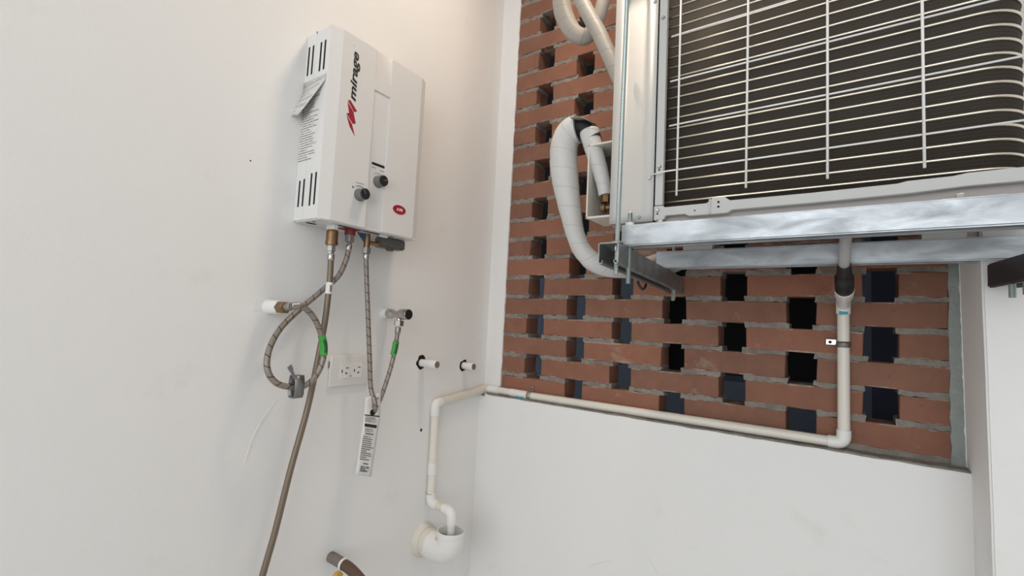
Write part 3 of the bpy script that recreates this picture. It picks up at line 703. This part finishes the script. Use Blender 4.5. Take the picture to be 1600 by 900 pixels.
obj('coupling', cylo((.0125, -.2577, .9960), (.0125, -.2573, .9620), FR*.97, 20, .0008), M['pvc2'], dp)
obj('pipe', cylo((.0125, -.2573, .9630), (.0125, -.2570, .9080), PR, 20), M['pvc'], dp)
elbow((.0130, -.2570, .9090), (.0130, -.2570, .8800), (.0450, -.2580, .8790), FR, M['pvc2'])
obj('pipe', cylo((.042, -.2580, .8790), (.078, -.2590, .8785), PR*.98, 20), M['pvc_painted'], dp)
elbow((.070, -.2590, .8785), (.1020, -.2595, .8780), (.1020, -.2595, .8430), FR, M['pvc2'])
obj('pipe', cylo((.1020, -.2595, .8480), (.1020, -.2595, .8050), PR*.92, 20), M['pvc2'], dp)
obj('joint_seam', cylo((.0125, -.2570, .9085), (.0125, -.2570, .9070), FR+.0004, 20), M['taupe'], dp)
obj('joint_seam', cylo((.1020, -.2595, .8435), (.1020, -.2595, .8425), FR*.9, 20), M['taupe'], dp)
# upper end: elbow, adapter, black reducer, clear tube
e0 = Vector((XV, HYp, 1.492)); e1 = Vector((XV+.0015, -.120, 1.5300)); e2 = Vector((XV+.0005, -.222, 1.5770))
obj('elbow', smooth(tube(new(), [(XV, HYp, 1.484), (XV, HYp, 1.496), (XV, HYp-.004, 1.506), (XV, HYp-.012, 1.512)], FR, 20, 4), 50), M['pvc2'], dp)
obj('glue_smear', gridbox(XV-.008, XV+.008, HYp-.0152, HYp-.008, 1.482, 1.4885, 5, 2, 2, .0022, 120), M['teal'], dp)
d = (e1-Vector((XV, HYp-.006, 1.504))).normalized()
obj('adapter', smooth(lathe(new(), Vector((XV, HYp-.004, 1.5025)), e1, [(0, .0120), (.048, .0125), (.070, .0168), (.104, .0172), (.106, .0140)], 28)), M['pvc2'], dp)
q0 = e1+d*(-.006); dd = (e2-e1).normalized()
rd = obj('reducer', smooth(lathe(new(), q0, e2, [(0, .0160), (.002, .0168), (.056, .0164), (.060, .0138), (.064, .0126), (.068, .0132), (.100, .0118), (.112, .0100)], 28)), M['black'], dp); tag(rd, 'black rubber reducer')
tb_ = obj('clear_tube', tubeo([e2-dd*.012, e2, (XV+.002, -.238, 1.6020), (XV+.004, -.245, 1.6385)], .0098, 18), M['clear'], dp); tag(tb_, 'translucent drain tube')

tr = thing('p_trap', (0, -.2683, .70), 'large white plastic trap cup on the wall catching the drain pipe', 'trap')
ty = -.2640
obj('wall_flange', smooth(lathe(new(), (0, -.2640, .772), (1, -.2640, .772), [(-.02, .0480), (.004, .0480), (.012, .0450), (.018, .0430)], 36)), M['pvc_painted'], tr)
tc_ = new(); tube(tc_, [(.005, ty, .7720), (.030, ty, .7700), (.055, ty, .7680), (.078, ty, .7705), (.0955, ty+.001, .7800), (.1020, ty+.003, .7960), (.1020, ty+.004, .8130), (.1020, ty+.0045, .8260)], lambda t: .0395 if t < .9 else .0405, 36, 4, False)
o = obj('trap_body', tc_, M['pvc2'], tr); md = o.modifiers.new('solid', 'SOLIDIFY'); md.thickness = .0035; md.offset = -1
obj('hub_ring', smooth(lathe(new(), (.022, ty, .7706), (1, ty, .7690), [(0, .0405), (.002, .0420), (.012, .0420), (.014, .0405)], 36)), M['pvc_painted'], tr)

# pipe clamps
c1 = thing('pipe_clamp', (XV, 0, 1.414), 'steel strap clamp holding the upright drain pipe to the bricks', 'clamp', 'pipe clamps')
obj('strap', smooth(tube(new(), [(XV+.0135*math.cos(a), HYp-.0001+.0135*math.sin(a)*1.0, 1.414) for a in [PI+PI*i/10 for i in range(11)]], .0016, 8, 1, True, False)), M['dullsteel'], c1)
bst = new(); angs = [PI*.98+PI*1.04*i/14 for i in range(15)]
vt = [[bst.verts.new((XV+.0128*math.cos(a), HYp+.0128*math.sin(a), zq)) for a in angs] for zq in (1.4085, 1.4215)]
for i in range(14): bst.faces.new((vt[0][i], vt[0][i+1], vt[1][i+1], vt[1][i])).smooth = True
o = obj('band', bst, M['dullsteel'], c1); md = o.modifiers.new('solid', 'SOLIDIFY'); md.thickness = .001; md.offset = 1
ear = obj('ear', boxo(XV-.0335, XV-.0125, -.0062, -.0035, 1.4120, 1.4255, bev=.001), M['steel'], c1)
obj('ear_hole', cylo((XV-.0250, -.0066, 1.4187), (XV-.0250, -.0058, 1.4187), .0034, 14), M['hole'], ear)
c2 = thing('pipe_clamp', (.193, 0, HZp), 'small tan strap clamp on the horizontal drain pipe near the corner', 'clamp', 'pipe clamps')
bst = new(); vt = [[bst.verts.new((xq, HYp+.0128*math.cos(a), HZp-.002+.0128*math.sin(a))) for a in [PI*.42+PI*1.1*i/14 for i in range(15)]] for xq in (.1885, .2015)]
for i in range(14): bst.faces.new((vt[0][i], vt[0][i+1], vt[1][i+1], vt[1][i])).smooth = True
o = obj('band', bst, plain('tan_steel', (.42, .36, .30), .45, .5), c2); md = o.modifiers.new('solid', 'SOLIDIFY'); md.thickness = .001; md.offset = 1
ear = obj('ear', boxo(.1905, .2010, -.0075, -.0045, HZp+.0085, HZp+.0260, bev=.0012), M['dullsteel'], c2)
obj('ear_hole', cylo((.1957, -.0079, HZp+.0185), (.1957, -.0071, HZp+.0185), .0024, 14), M['hole'], ear)

# ================================================================== HANGING STEEL FRAME
RT, RB = 1.6285, 1.5875
hf = thing('hanging_frame', (.95, -.3, 1.546), 'galvanised steel channel frame hanging on threaded rods under the air conditioner', 'frame')
S = .0413; T = .0026
def channel_profile():
    """open side down; (a across, b up) with origin at centre bottom"""
    h = S/2; l = .0095; rr = .0075
    out = [(-h, 0), (-h, S), (h, S), (h, 0), (h-l, 0), (h-l, rr), (h-l+T*.6, rr), (h-l+T*.6, T), (h-T, T), (h-T, S-T), (-h+T, S-T), (-h+T, T), (-h+l-T*.6, T), (-h+l-T*.6, rr), (-h+l, rr), (-h+l, 0)]
    return out
def channel(axis, c, z0, a0, a1):
    bm = prismo([(c+a, z0+b) for a, b in channel_profile()], axis, a0, a1)
    es = [e for e in bm.edges if abs((e.verts[0].co-e.verts[1].co).normalized()[0 if axis == 'x' else 1]) > .99 and (max(v.co.z for v in e.verts) > z0+S-.001 or min(v.co.z for v in e.verts) < z0+.0005)]
    bmesh.ops.bevel(bm, geom=es, offset=.0023, segments=3, affect='EDGES')
    return smooth(bm, 40)
tag(obj('rail', channel('x', -.456+S/2, RB, .6680, 1.43), M['galv'], hf), 'bright front channel rail')
tag(obj('rail', channel('x', -.200+S/2, 1.5750, .6540, 1.43), M['galv'], hf), 'rear channel rail nearer the bricks')
def sloped(bm):
    for v in bm.verts: v.co.z -= (v.co.y+.456)*.048
    return bm
tag(obj('cross_strut', sloped(channel('y', .6585, 1.5460, -.4960, -.040)), M['galv_dark'], hf), 'short strut across the wall end')
rs = channel('y', 1.2460, 1.5275, -.5100, -.195)
for v in rs.verts: v.co.x += (-.20-v.co.y)*.13
tag(obj('cross_strut', rs, M['strut_dark'], hf), 'dark strut beside the pier')
obj('spacer', boxo(1.262, 1.298, -.452, -.418, 1.5688, 1.5875), M['galv_dark'], hf)
def rod(x, y, z0, z1, r=.0046, lean=(0, 0)):
    bm = new(); L = z1-z0; n = max(4, int(L/.0011)); n = min(n, 420); prof = []
    for i in range(n): prof += [(L*i/n, r*.90), (L*(i+.5)/n, r)]
    prof.append((L, r*.9)); lathe(bm, (x, y, z0), (x+lean[0], y+lean[1], z1), prof, 12); return bm
rx, ry = .6680, -.478
r1 = obj('threaded_rod', rod(rx, ry, 1.529, ZC, lean=(.012, 0)), M['zinc'], hf)
obj('washer', smooth(lathe(new(), (rx, ry, 1.5888), (rx, ry, 2), [(0, .0125), (.0022, .0125), (.0050, .0080)], 24)), M['dullsteel'], r1)
obj('nut', nuto((rx, ry, 1.5865-.0125), (rx, ry, 1.5865-.003), .0085), M['steel'], r1)
r2 = obj('threaded_rod', rod(.6585, -.072, 1.505, ZC), M['zinc'], hf)
r3 = obj('threaded_rod', rod(1.2830, -.480, 1.505, ZC), M['zinc'], hf)
obj('washer', cylo((.6585, -.072, 1.5700), (.6585, -.072, 1.5722), .0125), M['dullsteel'], r2)
obj('washer', cylo((1.283, -.48, 1.5688), (1.283, -.48, 1.5710), .0125), M['dullsteel'], r3)
for x, y, a, b in ((.6800-.002, -.4400, 1.5155, 1.6560), (.6720, -.110, 1.505, 1.575), (1.2400, -.262, 1.5060, 1.535), (1.2470, -.300, 1.5080, 1.535)):
    s_ = obj('stud', rod(x, y, a, b, .0046 if y < -.2 else .004), M['zinc'], hf)
    if b > 1.65: obj('nut', nuto((x, y, RT+.0004), (x, y, RT+.0075), .0088), M['enamel'], s_)

# ================================================================== AIR CONDITIONER
YF = -.420
ac = thing('air_conditioner', (.95, -.3, 1.636), 'white outdoor air conditioner unit with a wire grille over its dark coil', 'air conditioner')
AT = 2.16; AX0, AX1 = .6255, 1.2750; AB = -.150
# corner panel on the left with pressed recess
cpn = new(); xs = [AX0, .6430, .6500, .6560, .6860, .6920, .6990, .7165]; zs_ = [1.6405, 1.6600, 1.6660, AT]
dep = lambda i, j: .0035 if (2 < i < 5 and j > 1) else (.0022 if (1 < i < 6 and j > 0 and (i in (2, 5) or j == 1)) else 0)
V_ = [[cpn.verts.new((x, YF+(.0045 if 2 <= i <= 5 and j >= 2 else 0), z)) for j, z in enumerate(zs_)] for i, x in enumerate(xs)]
for i in range(len(xs)-1):
    for j in range(len(zs_)-1): cpn.faces.new((V_[i][j], V_[i+1][j], V_[i+1][j+1], V_[i][j+1]))
o = obj('corner_panel', smooth(cpn, 50), M['ac_white'], ac); md = o.modifiers.new('solid', 'SOLIDIFY'); md.thickness = .0015; md.offset = -1
obj('side_panel', boxo(AX0, AX0+.002, YF+.001, AB, 1.6405, AT), M['ac_white'], ac)
obj('corner_strip', boxo(.7190, .7345, YF+.001, YF+.012, 1.6710, AT, bev=.0008), M['ac_white'], ac)
obj('seam', boxo(.7160, .7195, YF+.004, YF+.012, 1.6400, AT), M['hole'], ac)
def screw(x, z, hole=None, dy=0):
    s_ = obj('screw', smooth(lathe(new(), (x, YF+.002-dy, z), (x, -2, z), [(0, .0040), (.0030, .0038), (.0050, .0026)], 16)), M['steel'], ac)
    if hole: obj('screw_hole', cylo((hole[0], YF+.0015-dy, hole[1]), (hole[0], YF+.0002-dy, hole[1]), .0017, 10), M['hole'], ac)
for a in ((.7268, 1.7480, (.7265, 1.7415)), (.7268, 1.6600, (.7265, 1.6530), .0036), (.7085, 1.7270), (.6890, 1.6500), (.7268, 2.0540), (.7100, 2.0930)): screw(*a)
# base pan front, with a bulging tab
pan = [(.7190, 1.6405), (.7190, 1.6690), (.7355, 1.6690), (.7400, 1.6650), (.8165, 1.6650), (.8265, 1.6735), (.8470, 1.6735), (.8560, 1.6660), (.98, 1.6650), (1.088, 1.6660), (1.10, 1.6685), (1.150, 1.6690), (1.165, 1.6715), (AX1, 1.6720), (AX1, 1.6520), (1.165, 1.6520), (1.10, 1.6490), (.98, 1.6475), (.859, 1.6480), (.852, 1.6430), (.822, 1.6430), (.785, 1.6435), (.778, 1.6480), (.742, 1.6480), (.738, 1.6405)]
pm = obj('base_pan', prismo(pan, 'y', YF-.003, YF+.010), M['ac_white'], ac)
md = pm.modifiers.new('bevel', 'BEVEL'); md.width = .0015; md.segments = 2; md.limit_method = 'ANGLE'
obj('base_tray', boxo(AX0+.002, AX1, YF+.012, AB, 1.6380, 1.6560), M['shade'], ac)
for x, z in ((.8370, 1.6645), (.8370, 1.6560)): obj('tab_hole', cylo((x, YF-.0020, z), (x, YF-.0034, z), .0021, 12), M['hole'], pm)
obj('tab_hole', cylo((.7960, YF-.0020, 1.6530), (.7960, YF-.0034, 1.6530), .0014, 12), M['hole'], pm)
obj('tab_rib', boxo(.8205, .8240, YF-.0055, YF-.002, 1.6440, 1.6715, bev=.0008), M['ac_white'], pm)
for x in (.745, 1.17):
    ft = obj('foot', boxo(x-.035, x+.030, -.4440, -.400, RT, RT+.0035, bev=.001), M['ac_white'], ac)
    obj('foot_bolt', nuto((x-.012, -.430, RT+.003), (x-.012, -.430, RT+.011), .0075), M['steel'], ft)
obj('foot', boxo(.715, .78, -.196, -.163, 1.6165, 1.638), M['ac_white'], ac)
obj('foot', boxo(1.14, 1.20, -.196, -.163, 1.6165, 1.638), M['ac_white'], ac)
obj('top_panel', boxo(AX0-.002, AX1+.002, YF-.003, AB+.002, AT, AT+.02, bev=.004), M['ac_white'], ac)
obj('fan_panel', boxo(AX0, AX1, AB-.003, AB, 1.6405, AT), M['ac_white'], ac)
obj('corner_post', boxo(1.257, AX1, AB-.03, AB-.003, 1.656, AT), M['ac_white'], ac)
# L-shaped coil
YC = -.404; BR = .055; XB = 1.182
def coil_path(off):
    pts = [Vector((.700, YC-off)), Vector((.85, YC-off)), Vector((1.0, YC-off)), Vector((XB, YC-off))]
    for i in range(1, 11):
        a = PI/2*i/10; pts.append(Vector((XB+(BR+off)*math.sin(a), YC+BR-(BR+off)*math.cos(a))))
    pts.append(Vector((XB+BR+off, -.16))); return pts
cb_ = new(); uvl = cb_.loops.layers.uv.verify()
def sweep(bm, pts, z0, z1):
    vs_ = [(bm.verts.new((p.x, p.y, z0)), bm.verts.new((p.x, p.y, z1))) for p in pts]; L = 0
    for (a, b), (c, d_), p, q in zip(vs_, vs_[1:], pts, pts[1:]):
        l2 = L+(q-p).length; f = bm.faces.new((a, c, d_, b)); f.smooth = True
        for lp, u_ in zip(f.loops, ((L, z0), (l2, z0), (l2, z1), (L, z1))): lp[uvl].uv = u_
        L = l2
sweep(cb_, coil_path(0), 1.656, AT)
o = obj('coil', cb_, M['coil'], ac); md = o.modifiers.new('solid', 'SOLIDIFY'); md.thickness = .02; md.offset = -1
tag(o, 'dark finned heat exchanger coil')
tube_me = None; zt = 1.6782; PITCH = .02107; k = 0
while zt+PITCH*k < AT-.01:
    z = zt+PITCH*k
    if tube_me is None:
        bm = tubeo([(p.x, p.y, 0) for p in coil_path(.0012)], .0021, 8, 1, True, False)
        tube_me = bpy.data.meshes.new('coil_glint_tube'); bm.to_mesh(tube_me); bm.free(); tube_me.materials.append(M['tube'])
    obj('coil_glint_tube', tube_me, None, ac, (0, 0, z)); k += 1  # tubes shaped after the highlight lines along the coil
# wire guard
YW = -.432
for i, x in enumerate((.7652, .8834, 1.0010, 1.1179, 1.2350)):
    obj('guard_wire', tubeo([(x, YW-.0024, 1.6818), (x, YW-.0024, 2.145)], .0020, 8, 1, True, False), M['wire'], ac)
for z, x0 in ((2.0895, .7480), (2.0010, .7480), (1.9100, .7478), (1.8215, .7478), (1.7325, .7130)):
    obj('guard_wire', tubeo([(x0, YW+(.008 if x0 < .72 else 0), z+(-.0005)), (x0+.03, YW, z), (1.262, YW, z)], .0016, 8, 1, True, False), M['wire'], ac)
# service valve housing on the left side
vh = obj('valve_housing', boxo(.5420, .5460, -.3620, -.270, 1.6720, 1.8450, bev=.0008), M['ac_cream'], ac)
obj('housing_rim', boxo(.5420, AX0, -.3620, -.270, 1.6720, 1.6765), M['ac_cream'], vh)
obj('housing_rim', boxo(.5420, AX0, -.3620, -.270, 1.8410, 1.8450), M['ac_cream'], vh)
obj('housing_back', boxo(.5460, AX0, -.278, -.272, 1.6765, 1.8410), M['valve_in'], vh)
vv_ = obj('service_valve', smooth(lathe(new(), (.567, -.335, 1.700), (1, -.335, 1.700), [(0, .0065), (.003, .0105), (.012, .0105), (.014, .0065), (.035, .0060), (.037, .0095), (.058, .0095)], 16)), M['brass'], ac)
obj('valve_nut', nuto((.5765, -.335, 1.712), (.5765, -.335, 1.732), .0110), M['brass'], vv_)

# ================================================================== INSULATED LINES
ip = thing('insulated_pipe', (.55, -.2, 1.55), 'thick white tape-wrapped refrigerant pipe bending over beside the air conditioner', 'pipe')
big = [(.500, -.335, 1.9000), (.482, -.337, 1.8960), (.466, -.337, 1.8700), (.4640, -.335, 1.8250), (.4700, -.328, 1.7650), (.4780, -.316, 1.7050), (.4860, -.300, 1.6500), (.500, -.282, 1.6100), (.525, -.262, 1.5840), (.560, -.225, 1.5750), (.600, -.150, 1.5850), (.630, -.070, 1.6080), (.641, .02, 1.6160)]
obj('wrapped_pipe', tubeo(big, lambda t: .0335 if t < .18 else (.0335-.0110*min(1, (t-.18)/.22) if t < .45 else .0225+.002*min(1, (t-.45)/.1)), 22, 8, wob=.0012), M['tape'], ip)
obj('insulation', smooth(tube(new(), [(.490, -.335, 1.8975), (.512, -.336, 1.8985), (.530, -.338, 1.8850), (.5420, -.340, 1.8600)], .0230, 20, 5)), M['black'], ip)
obj('wrapped_pipe', tubeo([(.5330, -.341, 1.8850), (.5420, -.341, 1.8550), (.5530, -.340, 1.8200), (.5640, -.338, 1.7850), (.5730, -.336, 1.7500), (.5765, -.335, 1.7290)], lambda t: .0235-.0085*t, 20, 8, wob=.0008), M['tape'], ip)
fl = new(); V_ = [[fl.verts.new((.497+.016*i, -.372+.018*j+.004*noise.noise(Vector((i, j, 3))), 1.917-.0030*i*i*.5+.008*noise.noise(Vector((i*.9, j*.8, 1))))) for j in range(4)] for i in range(4)]
for i in range(3):
    for j in range(3): fl.faces.new((V_[i][j], V_[i+1][j], V_[i+1][j+1], V_[i][j+1])).smooth = True
o = obj('tape_flap', fl, M['tape_grey'], ip); md = o.modifiers.new('solid', 'SOLIDIFY'); md.thickness = .0012
i2 = thing('insulated_pipe', (.47, -.2, 2.16), 'grey tape-wrapped pipe sagging in a U in front of the top bricks', 'pipe')
obj('wrapped_pipe', tubeo([(.330, -.18, ZC-.004), (.336, -.19, 2.75), (.352, -.20, 2.50), (.366, -.21, 2.345), (.3900, -.215, 2.275), (.4200, -.22, 2.2300), (.4560, -.225, 2.2080), (.4830, -.222, 2.2360), (.4960, -.218, 2.2850), (.5030, -.210, 2.340), (.505, -.205, 2.45), (.505, -.20, 2.7), (.505, -.20, ZC-.004)], lambda t: .0260-.0085*max(0, min(1, (t-.42)/.14)), 20, 8, wob=.001), M['tape_grey'], i2)
i3 = thing('insulated_pipe', (.60, -.3, 1.95), 'straight grey tape-wrapped pipe running down behind the air conditioner edge', 'pipe')
obj('wrapped_pipe', tubeo([(.395, -.29, ZC-.004), (.420, -.295, 2.50), (.4480, -.297, 2.33), (.4765, -.300, 2.2575), (.5000, -.300, 2.2080), (.5275, -.300, 2.1556), (.5500, -.300, 2.1050), (.5710, -.300, 2.0580), (.5950, -.300, 2.00), (.6150, -.300, 1.955), (.6240, -.300, 1.935)], .0183, 20, 8, wob=.0008), M['tape_grey'], i3)
pc = thing('power_cable', (.640, -.25, 1.52), 'short black cable dangling under the short galvanised strut', 'cable')
obj('cable', tubeo([(.6345, -.262, 1.5450), (.6310, -.256, 1.5360), (.6345, -.252, 1.5260), (.6405, -.250, 1.5200), (.6435, -.246, 1.5250), (.6430, -.236, 1.5330)], .0030, 10), M['black'], pc)
